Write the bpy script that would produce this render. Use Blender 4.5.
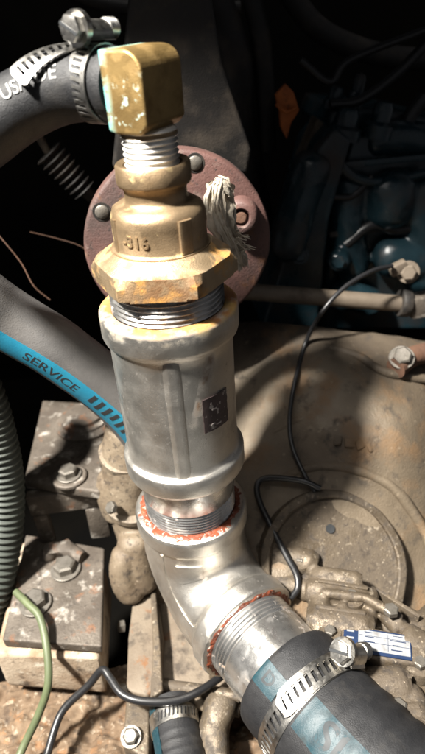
import bpy, bmesh, math, random
from mathutils import Vector as V, Matrix as M, noise as mnoise
random.seed(7)
S = 0.001                                    # everything below is measured in millimetres
sc = bpy.context.scene
for o in list(bpy.data.objects): bpy.data.objects.remove(o)

# ------------------------------------------------------------------ camera
CAM = V((0, -281.6, 134.1)); FPX = 600.0
yaw, pit, roll = (math.radians(a) for a in (4.07, 32.93, -4.19))
FW = V((math.sin(yaw)*math.cos(pit), math.cos(yaw)*math.cos(pit), -math.sin(pit)))
r0 = FW.cross(V((0, 0, 1))).normalized(); u0 = r0.cross(FW)
RT = r0*math.cos(roll) + u0*math.sin(roll); UP = -r0*math.sin(roll) + u0*math.cos(roll)
cd = bpy.data.cameras.new('camera'); cam = bpy.data.objects.new('camera', cd); sc.collection.objects.link(cam)
mw = M((RT, UP, -FW)).transposed().to_4x4(); mw.translation = CAM*S; cam.matrix_world = mw
cd.sensor_fit = 'VERTICAL'; cd.sensor_height = 36; cd.lens = 36*FPX/754
cd.clip_start = 0.01; cd.clip_end = 20
cd.dof.use_dof = True; cd.dof.focus_distance = 0.325; cd.dof.aperture_fstop = 8
sc.camera = cam
# ------------------------------------------------------------------ world, lamps, exposure
w = bpy.data.worlds.new('World'); sc.world = w; w.use_nodes = True
bg = w.node_tree.nodes['Background']; bg.inputs[0].default_value = (0.95, 0.95, 1.0, 1); bg.inputs[1].default_value = 0.11
def lamp(name, kind, loc, aim, energy, col, **kw):
    d = bpy.data.lights.new(name, kind); d.energy = energy; d.color = col
    for k, v in kw.items(): setattr(d, k, v)
    o = bpy.data.objects.new(name, d); sc.collection.objects.link(o)
    o.location = V(loc)*S; o.rotation_euler = (V(aim)-V(loc)).to_track_quat('-Z', 'Y').to_euler()
    return o
lamp('work_lamp', 'SPOT', (-590, -330, 1000), (0, -70, -140), 440, (1.0, 0.955, 0.88), shadow_soft_size=0.06, spot_size=math.radians(40), spot_blend=0.7)
lamp('hatch_light', 'AREA', (-330, -60, 1120), (0, 0, -120), 12, (1.0, 0.97, 0.93), shape='RECTANGLE', size=0.9, size_y=0.8)
sc.view_settings.view_transform = 'Standard'; sc.view_settings.look = 'None'
sc.view_settings.exposure = 0.0; sc.view_settings.gamma = 1.0; sc.view_settings.use_curve_mapping = False
sc.render.engine = 'CYCLES'

def at(px, py, ax, val):                     # where the sight line through a surveyed point meets a plane of the place
    d = FW + RT*((px-212.5)/FPX) - UP*((py-377)/FPX); i = 'xyz'.index(ax)
    return CAM + d*((val-CAM[i])/d[i])

# ------------------------------------------------------------------ materials
def mat(name, col, col2=None, nscale=60, rough=0.5, metal=0.0, bump=0.0, bscale=400, rvar=0.0, stains=(), spec=0.5, lo=0.35, hi=0.65, detail=6, coat=0, blow=0.8):
    m = bpy.data.materials.new(name); m.use_nodes = True; nt = m.node_tree; N = nt.nodes; L = nt.links
    b = N['Principled BSDF']; tc = N.new('ShaderNodeTexCoord')
    b.inputs['Metallic'].default_value = metal; b.inputs['Specular IOR Level'].default_value = spec
    b.inputs['Coat Weight'].default_value = coat
    def noise(s, det=detail, rg=0.6, seed=0.0):
        n = N.new('ShaderNodeTexNoise'); n.noise_dimensions = '4D'; n.inputs['W'].default_value = seed
        n.inputs['Scale'].default_value = s; n.inputs['Detail'].default_value = det; n.inputs['Roughness'].default_value = rg
        L.new(tc.outputs['Object'], n.inputs['Vector']); return n.outputs['Fac']
    def ramp(src, a, c, v0=0.0, v1=1.0):
        r = N.new('ShaderNodeMapRange'); r.inputs[1].default_value = a; r.inputs[2].default_value = c
        r.inputs[3].default_value = v0; r.inputs[4].default_value = v1; L.new(src, r.inputs[0]); return r.outputs[0]
    def mix(f, a, c):
        x = N.new('ShaderNodeMix'); x.data_type = 'RGBA'; L.new(f, x.inputs[0])
        for k, vv in ((6, a), (7, c)):
            if isinstance(vv, tuple): x.inputs[k].default_value = (*vv, 1)
            else: L.new(vv, x.inputs[k])
        return x.outputs[2]
    def math_(op, a, c):
        x = N.new('ShaderNodeMath'); x.operation = op
        for k, vv in ((0, a), (1, c)):
            if isinstance(vv, (int, float)): x.inputs[k].default_value = vv
            else: L.new(vv, x.inputs[k])
        return x.outputs[0]
    n1 = noise(nscale)
    color = mix(ramp(n1, lo, hi), col, col2 or tuple(c*0.8 for c in col))
    r_out = ramp(noise(nscale*1.7, seed=3.1), 0.3, 0.7, max(0.02, rough-rvar), min(1, rough+rvar))
    met = None
    for i, st in enumerate(stains):
        f = ramp(noise(st['scale'], seed=10+i*5.3), st['lo'], st['hi'])
        for (vec, a, c, *rest) in st.get('where', ()):          # limited to a stretch along a direction, in millimetres
            dp = N.new('ShaderNodeVectorMath'); dp.operation = 'DOT_PRODUCT'
            L.new(tc.outputs['Object'], dp.inputs[0]); dp.inputs[1].default_value = V(vec)*1000
            f = math_('MULTIPLY', f, ramp(dp.outputs['Value'], a, c))
            if rest: f = math_('MULTIPLY', f, ramp(dp.outputs['Value'], rest[1], rest[0]))
        f = math_('MULTIPLY', f, st.get('amt', 1.0))
        color = mix(f, color, st['col'])
        rr = N.new('ShaderNodeMix'); L.new(f, rr.inputs[0]); L.new(r_out, rr.inputs[2]); rr.inputs[3].default_value = st.get('rough', 0.8); r_out = rr.outputs[0]
        if metal:
            mm = N.new('ShaderNodeMix'); L.new(f, mm.inputs[0])
            if met is None: mm.inputs[2].default_value = metal
            else: L.new(met, mm.inputs[2])
            mm.inputs[3].default_value = st.get('metal', 0.0); met = mm.outputs[0]
    if met is not None: L.new(met, b.inputs['Metallic'])
    L.new(color, b.inputs['Base Color']); L.new(r_out, b.inputs['Roughness'])
    if bump:
        bp = N.new('ShaderNodeBump'); bp.inputs['Strength'].default_value = bump; bp.inputs['Distance'].default_value = 0.0008
        h = math_('ADD', noise(bscale, 4, 0.65, 7.7), math_('MULTIPLY', noise(bscale*0.2, 4, 0.6, 1.7), blow))
        L.new(h, bp.inputs['Height']); L.new(bp.outputs[0], b.inputs['Normal'])
    return m
RUST = (0.22, 0.075, 0.022); ORANGE = (0.33, 0.125, 0.022); GRIME = (0.035, 0.028, 0.022)
OUT_A = math.radians(38)                       # the brass elbow's outlet points back and to the left
OD = V((-math.cos(OUT_A), math.sin(OUT_A), 0)); SN = V((-math.sin(OUT_A), -math.cos(OUT_A), 0))
Z = V((0, 0, 1))
MT = {}
STEEL, STEEL2 = (0.72, 0.69, 0.635), (0.60, 0.565, 0.51)
SPECKS = [dict(col=(0.10, 0.08, 0.06), scale=420, lo=0.60, hi=0.72, amt=0.55, rough=0.6, metal=0.6), dict(col=(0.80, 0.77, 0.71), scale=1100, lo=0.71, hi=0.76, amt=0.4, metal=0.6)]
X = V((1, 0, 0)); NY = V((0, -1, 0))
MT['cast'] = mat('cast_stainless', STEEL, STEEL2, 45, 0.37, 0.95, 0.30, 1700, 0.09, blow=0.35, stains=[
    dict(col=(0.16, 0.125, 0.09), scale=38, lo=0.52, hi=0.76, amt=0.6, rough=0.5, metal=0.8),
    dict(col=(0.26, 0.14, 0.055), scale=70, lo=0.60, hi=0.72, amt=0.6)] + SPECKS)
MT['cast_top'] = mat('cast_stainless_rust_washed', STEEL, STEEL2, 45, 0.37, 0.95, 0.30, 1700, 0.09, blow=0.35, stains=[
    dict(col=(0.16, 0.125, 0.09), scale=38, lo=0.52, hi=0.76, amt=0.6, rough=0.5, metal=0.8),
    dict(col=ORANGE, scale=55, lo=0.36, hi=0.48, amt=0.95, where=((Z, -3.0, -0.2),)),
    dict(col=(0.45, 0.31, 0.09), scale=80, lo=0.45, hi=0.58, amt=0.8, where=((Z, -8.0, -1.0),)),
    dict(col=(0.23, 0.115, 0.04), scale=110, lo=0.42, hi=0.58, amt=0.9, where=((X, -7, -4.5, -2.5, 0), (Z, -50, -38, -18, -14), (NY, 10, 20))),
    dict(col=(0.17, 0.085, 0.03), scale=90, lo=0.40, hi=0.56, amt=0.9, where=((V((1, 0, -0.28)), 19.5, 22, 24, 27), (Z, -60, -46, -20, -15), (NY, 10, 20)))] + SPECKS)
MT['pipe'] = mat('drawn_steel_pipe', (0.66, 0.65, 0.63), (0.55, 0.54, 0.52), 90, 0.30, 0.95, 0.12, 700, 0.08, stains=[
    dict(col=(0.13, 0.09, 0.06), scale=60, lo=0.56, hi=0.70, amt=0.7, rough=0.6, metal=0.5),
    dict(col=(0.30, 0.16, 0.06), scale=120, lo=0.60, hi=0.68, amt=0.8)])
MT['zinc'] = mat('bright_thread', (0.85, 0.84, 0.81), (0.75, 0.73, 0.69), 200, 0.4, 0.75, 0.1, 900, 0.08)
MT['brass'] = mat('cast_bronze', (0.41, 0.295, 0.178), (0.27, 0.19, 0.11), 50, 0.42, 0.8, 0.32, 1500, 0.10, blow=0.3, stains=[
    dict(col=(0.14, 0.09, 0.04), scale=70, lo=0.55, hi=0.70, amt=0.7, metal=0.4),
    dict(col=(0.62, 0.50, 0.24), scale=110, lo=0.60, hi=0.68, amt=0.6, metal=0.5)])
MT['hex'] = mat('cast_bronze_rusty', (0.49, 0.37, 0.235), (0.36, 0.255, 0.145), 55, 0.36, 0.75, 0.45, 1200, 0.10, blow=0.4, stains=[
    dict(col=(0.15, 0.068, 0.022), scale=110, lo=0.32, hi=0.50, amt=0.88, where=((V((0, -1, 0)), 27, 31),)),
    dict(col=(0.60, 0.30, 0.07), scale=75, lo=0.52, hi=0.62, amt=0.8, metal=0.2),
    dict(col=(0.60, 0.48, 0.26), scale=140, lo=0.60, hi=0.70, amt=0.4, metal=0.5)])
MT['elbow_brass'] = mat('painted_brass', (0.38, 0.255, 0.10), (0.26, 0.17, 0.065), 60, 0.38, 0.75, 0.35, 1700, 0.08, blow=0.3, stains=[
    dict(col=(0.17, 0.11, 0.04), scale=140, lo=0.50, hi=0.66, amt=0.7, metal=0.5),
    dict(col=(0.13, 0.42, 0.40), scale=160, lo=0.40, hi=0.52, amt=0.95, where=((OD, 5.5, 9.6),)),
    dict(col=(0.30, 0.44, 0.40), scale=300, lo=0.58, hi=0.63, amt=0.85, where=((SN, 12.5, 13.5), (-Z, -110, -101))),
    dict(col=(0.12, 0.08, 0.03), scale=80, lo=0.60, hi=0.72, amt=0.5)])
MT['sealant'] = mat('red_sealant', (0.24, 0.055, 0.022), (0.13, 0.038, 0.02), 150, 0.45, 0, 0.3, 900, stains=[dict(col=(0.55, 0.48, 0.42), scale=420, lo=0.58, hi=0.64)])
MT['rubber'] = mat('black_rubber', (0.011, 0.0113, 0.0125), (0.017, 0.017, 0.018), 120, 0.52, 0, 0.4, 1600, 0.10, spec=0.32, stains=[dict(col=(0.07, 0.063, 0.054), scale=60, lo=0.54, hi=0.78, amt=0.4)])
MT['greyrubber'] = mat('grey_rubber', (0.09775, 0.0935, 0.09095), (0.068, 0.06545, 0.06375), 40, 0.62, 0, 0.3, 1200, 0.05, stains=[dict(col=(0.17, 0.153, 0.136), scale=30, lo=0.5, hi=0.75, amt=0.5)])
MT['blue'] = mat('blue_stripe', (0.0104, 0.152, 0.248), (0.016, 0.184, 0.28), 60, 0.5, 0, 0.15, 1200, stains=[dict(col=(0.016, 0.056, 0.072), scale=120, lo=0.58, hi=0.7, amt=0.6)])
MT['teal'] = mat('teal_stripe', (0.002, 0.019, 0.0275), (0.0035, 0.029, 0.039), 140, 0.5, 0, 0.2, 1500, stains=[dict(col=(0.04, 0.065, 0.0725), scale=900, lo=0.56, hi=0.66, amt=0.6), dict(col=(0.01, 0.011, 0.012), scale=50, lo=0.55, hi=0.66, amt=0.7), dict(col=(0.01, 0.015, 0.015), scale=90, lo=0.58, hi=0.7, amt=0.6)])
MT['ink'] = mat('black_print', (0.018, 0.020, 0.022), None, 60, 0.6)
MT['wornink'] = mat('worn_black_print', (0.010, 0.012, 0.014), (0.014, 0.02, 0.024), 60, 0.6, stains=[dict(col=(0.012, 0.045, 0.058), scale=180, lo=0.54, hi=0.62, amt=0.7)])
MT['greyink'] = mat('faded_print', (0.30, 0.34, 0.36), (0.14, 0.17, 0.18), 200, 0.6)
MT['whiteink'] = mat('white_print', (0.26, 0.26, 0.255), (0.10, 0.10, 0.10), 260, 0.6)
MT['clamp'] = mat('clamp_steel', (0.544, 0.528, 0.496), (0.44, 0.424, 0.392), 200, 0.33, 1.0, 0.1, 1200, 0.08, stains=[dict(col=(0.08, 0.064, 0.048), scale=150, lo=0.60, hi=0.72, amt=0.6, metal=0.6)])
MT['redpaint'] = mat('oxide_red_paint', (0.115, 0.058, 0.049), (0.078, 0.040, 0.034), 40, 0.55, 0, 0.5, 700, 0.08, stains=[dict(col=(0.030, 0.018, 0.015), scale=24, lo=0.46, hi=0.64, amt=0.85), dict(col=(0.16, 0.115, 0.095), scale=110, lo=0.58, hi=0.67, amt=0.6), dict(col=(0.13, 0.055, 0.02), scale=60, lo=0.58, hi=0.68, amt=0.7), dict(col=(0.02, 0.014, 0.012), scale=300, lo=0.60, hi=0.66, amt=0.8)])
MT['dark'] = mat('dark_paint', (0.0128, 0.0108, 0.0096), (0.0072, 0.0064, 0.0056), 40, 0.6, 0, 0.3, 700, stains=[dict(col=(0.06, 0.0464, 0.0336), scale=45, lo=0.50, hi=0.70, amt=0.7)])
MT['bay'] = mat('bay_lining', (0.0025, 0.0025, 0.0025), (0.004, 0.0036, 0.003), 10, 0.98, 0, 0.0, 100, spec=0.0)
MT['engine'] = mat('engine_blue_paint', (0.0115, 0.02975, 0.039), (0.0069, 0.01785, 0.0234), 20, 0.26, 0, 0.2, 600, 0.1, stains=[dict(col=(0.0345, 0.0221, 0.01716), scale=25, lo=0.5, hi=0.7, amt=0.8)])
MT['tan'] = mat('grimy_alloy_shaded_top', (0.1813, 0.1432, 0.0992), (0.1162, 0.09027, 0.062), 16, 0.50, 0.25, 0.6, 700, 0.12, stains=[
    dict(col=(0.06975, 0.05034, 0.0341), scale=12, lo=0.46, hi=0.66, amt=0.8), dict(col=(0.03255, 0.02344, 0.0155), scale=18, lo=0.25, hi=0.50, amt=0.9, where=((Z, -128, -98),)), dict(col=(0.1767, 0.09548, 0.03875), scale=34, lo=0.52, hi=0.66, amt=0.6),  # the stain limited by height paints shade on the upper housing
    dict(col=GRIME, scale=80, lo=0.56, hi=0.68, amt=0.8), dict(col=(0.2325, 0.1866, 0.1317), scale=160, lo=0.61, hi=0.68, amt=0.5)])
FINE = [dict(col=(0.033, 0.0238, 0.01625), scale=240, lo=0.54, hi=0.64, amt=0.8), dict(col=(0.39, 0.322, 0.2375), scale=520, lo=0.62, hi=0.68, amt=0.6)]
MT['alloy'] = mat('dirty_alloy', (0.1462, 0.1151, 0.08081), (0.08199, 0.06227, 0.04192), 30, 0.45, 0.5, 0.5, 800, 0.1, stains=[
    dict(col=(0.0606, 0.04553, 0.03038), scale=34, lo=0.44, hi=0.60, amt=0.9), dict(col=GRIME, scale=95, lo=0.53, hi=0.64, amt=0.9), dict(col=(0.2709, 0.2277, 0.1701), scale=180, lo=0.60, hi=0.67, amt=0.6)] + FINE)
MT['cream'] = mat('cream_casting', (0.1736, 0.1376, 0.0961), (0.1054, 0.0775, 0.0496), 30, 0.6, 0.0, 0.5, 600, stains=[dict(col=(0.0806, 0.0558, 0.0341), scale=40, lo=0.48, hi=0.64, amt=0.85), dict(col=GRIME, scale=120, lo=0.57, hi=0.67, amt=0.8)] + FINE)
MT['plate'] = mat('dusty_steel_plate', (0.1302, 0.1097, 0.08928), (0.06045, 0.04929, 0.03813), 40, 0.6, 0.35, 0.8, 500, 0.08, stains=[
    dict(col=(0.04185, 0.03162, 0.02325), scale=36, lo=0.46, hi=0.62, amt=0.85), dict(col=(0.3348, 0.3069, 0.2697), scale=90, lo=0.56, hi=0.66, amt=0.7), dict(col=(0.1395, 0.0558, 0.02046), scale=70, lo=0.58, hi=0.67, amt=0.8), dict(col=GRIME, scale=260, lo=0.57, hi=0.65, amt=0.8)])
MT['bolt'] = mat('grimy_bolt', (0.187, 0.1705, 0.1485), (0.121, 0.11, 0.0935), 120, 0.45, 0.6, 0.3, 900, 0.1, stains=[dict(col=(0.055, 0.0385, 0.0275), scale=110, lo=0.53, hi=0.65, amt=0.8)])
MT['foam'] = mat('soiled_white_block', (0.3767, 0.3095, 0.2332), (0.2422, 0.1839, 0.1256), 40, 0.8, 0, 0.9, 350, stains=[dict(col=(0.1525, 0.0897, 0.04485), scale=30, lo=0.46, hi=0.62, amt=0.9), dict(col=(0.04036, 0.02691, 0.01794), scale=70, lo=0.55, hi=0.66, amt=0.9), dict(col=(0.5382, 0.4844, 0.3947), scale=110, lo=0.58, hi=0.66, amt=0.7)])
MT['bearer'] = mat('rust_flecked_beige', (0.15, 0.12, 0.087), (0.102, 0.0768, 0.0528), 35, 0.7, 0.1, 0.6, 500, stains=[dict(col=(0.126, 0.054, 0.018), scale=90, lo=0.57, hi=0.66, amt=0.9), dict(col=(0.03, 0.0216, 0.015), scale=55, lo=0.54, hi=0.66, amt=0.85)])
MT['bilge'] = mat('rusty_grit', (0.1512, 0.1044, 0.0648), (0.0792, 0.04752, 0.0252), 70, 0.88, 0, 0.6, 420, blow=1.2, stains=[dict(col=(0.2376, 0.1008, 0.0288), scale=120, lo=0.54, hi=0.66, amt=0.45), dict(col=(0.036, 0.02448, 0.01584), scale=110, lo=0.54, hi=0.66, amt=0.8), dict(col=(0.2592, 0.2088, 0.1512), scale=200, lo=0.56, hi=0.63, amt=0.8), dict(col=(0.0216, 0.0144, 0.01008), scale=40, lo=0.55, hi=0.65, amt=0.9)])
MT['cable'] = mat('black_cable', (0.012, 0.012, 0.013), None, 60, 0.38)
MT['green'] = mat('green_wire', (0.091, 0.1085, 0.0525), (0.063, 0.077, 0.0385), 80, 0.55)
MT['conduit'] = mat('grey_green_conduit', (0.051, 0.0582, 0.0498), (0.036, 0.0414, 0.0348), 40, 0.6, 0, 0.2, 800)
MT['rag'] = mat('white_rag', (0.561, 0.51, 0.425), (0.425, 0.3655, 0.2805), 120, 0.9, 0, 0.6, 2200, stains=[dict(col=(0.255, 0.1785, 0.1105), scale=130, lo=0.54, hi=0.70, amt=0.7)])
MT['orange'] = mat('orange_guard', (0.525, 0.14, 0.021), (0.35, 0.084, 0.014), 50, 0.6, 0, 0.3, 500, stains=[dict(col=(0.056, 0.021, 0.0105), scale=80, lo=0.53, hi=0.66)])
MT['rod'] = mat('tarnished_rod', (0.168, 0.1365, 0.105), (0.119, 0.0945, 0.07), 40, 0.5, 0.3, 0.3, 700, stains=[dict(col=(0.049, 0.035, 0.0245), scale=50, lo=0.52, hi=0.68, amt=0.8)])
MT['rustplate'] = mat('rusty_strap', (0.119, 0.0595, 0.035), (0.077, 0.042, 0.028), 60, 0.75, 0.2, 0.6, 500)
MT['labelwhite'] = mat('label_white', (0.255, 0.2625, 0.27), (0.18, 0.1875, 0.195), 150, 0.45, stains=[dict(col=(0.09, 0.075, 0.06), scale=160, lo=0.55, hi=0.68, amt=0.6)])
MT['labelblue'] = mat('label_blue', (0.0084, 0.021, 0.0595), None, 60, 0.45)
MT['sticker'] = mat('worn_dark_sticker', (0.045, 0.030, 0.030), (0.075, 0.05, 0.048), 130, 0.55, 0, 0.2, 900, stains=[dict(col=(0.42, 0.38, 0.34), scale=260, lo=0.58, hi=0.64, amt=0.9)])
MT['scuff'] = mat('sticker_print', (0.50, 0.46, 0.42), (0.25, 0.2, 0.19), 300, 0.6)

# ------------------------------------------------------------------ mesh helpers
class MB:
    def __init__(s): s.v = []; s.f = []
    def add(s, vs, fs, mx=None):
        b = len(s.v); s.v += [mx @ V(p) if mx else V(p) for p in vs]; s.f += [tuple(i+b for i in f) for f in fs]; return s
    def lathe(s, prof, mx=None, seg=72, cap=True, wob=None):
        vs = []; fs = []; n = len(prof)
        for i in range(seg):
            a = 2*math.pi*i/seg; c, d = math.cos(a), math.sin(a)
            for (r, z) in prof:
                if wob: r, z = wob(r, z, a)
                vs.append((r*c, r*d, z))
        for i in range(seg):
            j = (i+1) % seg
            for k in range(n-1): fs.append((i*n+k, j*n+k, j*n+k+1, i*n+k+1))
        if cap:
            fs.append(tuple(i*n for i in range(seg))[::-1]); fs.append(tuple(i*n+n-1 for i in range(seg)))
        return s.add(vs, fs, mx)
    def bm(s, bm, mx=None):
        bm.verts.ensure_lookup_table(); s.add([v.co.copy() for v in bm.verts], [[v.index for v in f.verts] for f in bm.faces], mx); bm.free(); return s
    def box(s, size, mx=None, bev=0.8, seg=2, taper=None):
        bm = bmesh.new(); bmesh.ops.create_cube(bm, size=1)
        for v in bm.verts:
            v.co = V((v.co.x*size[0], v.co.y*size[1], v.co.z*size[2]))
            if taper and v.co.z > 0: v.co.x *= taper[0]; v.co.y *= taper[1]
        if bev: bmesh.ops.bevel(bm, geom=bm.edges[:], offset=bev, segments=seg, affect='EDGES', profile=0.6)
        bm.verts.index_update(); return s.bm(bm, mx)
    def prism(s, poly, h0, h1, mx=None, bev=0.8, seg=2, sub=0):
        bm = bmesh.new(); lo = [bm.verts.new((p[0], p[1], h0)) for p in poly]; hi = [bm.verts.new((p[0], p[1], h1)) for p in poly]
        n = len(poly); bm.faces.new(lo[::-1]); bm.faces.new(hi)
        for i in range(n): bm.faces.new((lo[i], lo[(i+1) % n], hi[(i+1) % n], hi[i]))
        bmesh.ops.recalc_face_normals(bm, faces=bm.faces[:])
        if bev: bmesh.ops.bevel(bm, geom=bm.edges[:], offset=bev, segments=seg, affect='EDGES', profile=0.6)
        bm.verts.index_update(); return s.bm(bm, mx)
    def sweep(s, path, rad, seg=24, cap=True, sq=None):
        n = len(path.p); vs = []; fs = []
        for i in range(n):
            r = rad(i/(n-1), path.s[i]) if callable(rad) else rad
            for k in range(seg):
                a = 2*math.pi*k/seg; vs.append(path.p[i] + (path.n[i]*math.cos(a) + path.b[i]*math.sin(a))*r)
        for i in range(n-1):
            for k in range(seg):
                l = (k+1) % seg; fs.append((i*seg+k, i*seg+l, (i+1)*seg+l, (i+1)*seg+k))
        if cap: fs.append(tuple(range(seg))[::-1]); fs.append(tuple(range((n-1)*seg, n*seg)))
        return s.add(vs, fs)
    def build(s, name, m, parent=None, ang=38, jitter=0, jscale=0.1, loc=None):
        me = bpy.data.meshes.new(name)
        if jitter: s.v = [p + mnoise.noise_vector(p*jscale)*jitter for p in s.v]
        me.from_pydata([tuple(p*S) for p in s.v], [], s.f)
        bm = bmesh.new(); bm.from_mesh(me); bmesh.ops.recalc_face_normals(bm, faces=bm.faces[:]); bm.to_mesh(me); bm.free()
        me.materials.append(MT[m]); me.shade_smooth(); me.set_sharp_from_angle(angle=math.radians(ang))
        return link(name, me, parent)
def link(name, me, parent=None, mx=None):
    o = bpy.data.objects.new(name, me); sc.collection.objects.link(o)
    if mx is not None: mx = mx.copy(); mx.translation = mx.translation*S
    loc = mx or M.Identity(4)
    if parent is not None:
        o.parent = parent; o.matrix_parent_inverse = M.Translation(-V(parent['_base'])) if '_base' in parent else M.Identity(4)
    o.matrix_basis = loc
    return o
class Path:
    def __init__(s, pts, per=14, ref=(0, 0, 1), raw=False):
        pts = [V(p) for p in pts]
        if raw: P = pts
        else:
            P = []; q = [pts[0]*2-pts[1]] + pts + [pts[-1]*2-pts[-2]]
            for i in range(1, len(q)-2):
                a, b, c, d = q[i-1:i+3]
                for k in range(per):
                    t = k/per; P.append(0.5*((2*b) + (c-a)*t + (2*a-5*b+4*c-d)*t*t + (3*b-a-3*c+d)*t**3))
            P.append(pts[-1])
        s.p = P; n = len(P); s.t = [(P[min(i+1, n-1)]-P[max(i-1, 0)]).normalized() for i in range(n)]
        x = V(ref); x = (x - s.t[0]*x.dot(s.t[0])).normalized(); s.n = []; s.b = []; s.s = [0]
        for i in range(n):
            x = (x - s.t[i]*x.dot(s.t[i])).normalized(); s.n.append(x); s.b.append(s.t[i].cross(x))
            if i: s.s.append(s.s[-1] + (P[i]-P[i-1]).length)
        s.len = s.s[-1]
    def at(s, d):
        d = min(max(d, 0), s.len-1e-6); i = 0
        while s.s[i+1] < d: i += 1
        k = (d-s.s[i])/(s.s[i+1]-s.s[i]); L = lambda a: a[i].lerp(a[i+1], k)
        return L(s.p), L(s.t), L(s.n), L(s.b)
    def surf(s, d, a, r):
        p, t, n, b = s.at(d); return p + (n*math.cos(a)+b*math.sin(a))*r
def frame(o, z, x=(1, 0, 0)):
    z = V(z).normalized(); x = V(x); x = (x - z*x.dot(z)).normalized(); y = z.cross(x)
    m = M((x, y, z)).transposed().to_4x4(); m.translation = V(o); return m
def thing(name, label, cat, base, group=None):
    o = bpy.data.objects.new(name, None); sc.collection.objects.link(o); o.location = V(base)*S; o.empty_display_size = 0.01
    o['_base'] = list(V(base)*S); tag(o, label, cat, group); return o
def tag(o, label, cat, group=None):
    o['label'] = label; o['category'] = cat
    if group: o['group'] = group
    return o
def text_mb(body, size, fn, depth=0.25, maxe=2.0, sx=1.0, bold=0.0):       # fn maps flat (x, y, height) on to the surface
    c = bpy.data.curves.new('print', 'FONT'); c.body = body; c.size = size; c.align_x = 'CENTER'; c.align_y = 'CENTER'; c.extrude = depth/2; c.offset = bold; c.resolution_u = 4
    o = bpy.data.objects.new('print', c); me = bpy.data.meshes.new_from_object(o)
    bm = bmesh.new(); bm.from_mesh(me); bmesh.ops.triangulate(bm, faces=bm.faces[:])
    for _ in range(3):
        es = [e for e in bm.edges if e.calc_length() > maxe]
        if not es: break
        bmesh.ops.subdivide_edges(bm, edges=es, cuts=1); bmesh.ops.triangulate(bm, faces=bm.faces[:])
    mb = MB(); bm.verts.index_update(); mb.add([fn(v.co.x*sx, v.co.y, v.co.z+depth/2) for v in bm.verts], [[v.index for v in f.verts] for f in bm.faces])
    bm.free(); bpy.data.objects.remove(o); bpy.data.curves.remove(c); bpy.data.meshes.remove(me); return mb
def patch(fn, u0, u1, v0, v1, nu, nv, th=0.3, edge=None):        # a thin sheet with real thickness over a curved surface
    vs = []; fs = []; n1 = nv+1
    for h in (0, th):
        for i in range(nu+1):
            for j in range(n1):
                u = u0+(u1-u0)*i/nu; v = v0+(v1-v0)*j/nv
                if edge: u, v = edge(u, v)
                vs.append(fn(u, v, h))
    o = (nu+1)*n1; ix = lambda i, j, k: k*o+i*n1+j
    for i in range(nu):
        for j in range(nv):
            fs.append((ix(i, j, 1), ix(i+1, j, 1), ix(i+1, j+1, 1), ix(i, j+1, 1))); fs.append((ix(i, j, 0), ix(i, j+1, 0), ix(i+1, j+1, 0), ix(i+1, j, 0)))
    for i in range(nu):
        for j in (0, nv): fs.append((ix(i, j, 0), ix(i+1, j, 0), ix(i+1, j, 1), ix(i, j, 1)))
    for j in range(nv):
        for i in (0, nu): fs.append((ix(i, j, 0), ix(i, j+1, 0), ix(i, j+1, 1), ix(i, j, 1)))
    return MB().add(vs, fs)
def threads(r, z0, z1, pitch, depth):
    pr = []; n = int(abs(z1-z0)/pitch); st = (z1-z0)/n
    for i in range(n):
        a = z0+i*st; pr += [(r-depth, a), (r-depth*0.15, a+st*0.38), (r, a+st*0.5), (r-depth*0.15, a+st*0.62)]
    return pr + [(r-depth, z1)]
def grid_casting(rows, nu, nv, amp=0.0, nsc=0.03, skirt=60):
    """smooth skin through a net of surveyed points, closed below by a skirt"""
    def cr(a, b, c, d, t): return 0.5*((2*b)+(c-a)*t+(2*a-5*b+4*c-d)*t*t+(3*b-a-3*c+d)*t**3)
    def line(ps, n):
        q = [ps[0]*2-ps[1]]+ps+[ps[-1]*2-ps[-2]]; out = []; m = len(ps)-1
        for k in range(n+1):
            x = k*m/n; i = min(int(x), m-1); out.append(cr(q[i], q[i+1], q[i+2], q[i+3], x-i))
        return out
    R = [line(r, nu) for r in rows]; C = [line([R[j][i] for j in range(len(R))], nv) for i in range(nu+1)]
    vs = []; fs = []
    for i in range(nu+1):
        for j in range(nv+1):
            p = C[i][j]; p = p + V((0, 0, mnoise.fractal(p*nsc, 1.0, 2.0, 4)*amp)); vs.append(p)
    n1 = nv+1
    for i in range(nu):
        for j in range(nv): fs.append((i*n1+j, (i+1)*n1+j, (i+1)*n1+j+1, i*n1+j+1))
    ring = [i*n1 for i in range(nu+1)] + [nu*n1+j for j in range(1, n1)] + [i*n1+nv for i in range(nu-1, -1, -1)] + [j for j in range(nv-1, 0, -1)]
    b = len(vs); vs += [vs[i] - V((0, 0, skirt)) for i in ring]; m = len(ring)
    for k in range(m): l = (k+1) % m; fs.append((ring[k], ring[l], b+l, b+k))
    fs.append(tuple(range(b, b+m)))
    mb = MB().add(vs, fs); mb.surface = lambda u, v: C[int(u*nu)][int(v*nv)]; return mb

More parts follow.
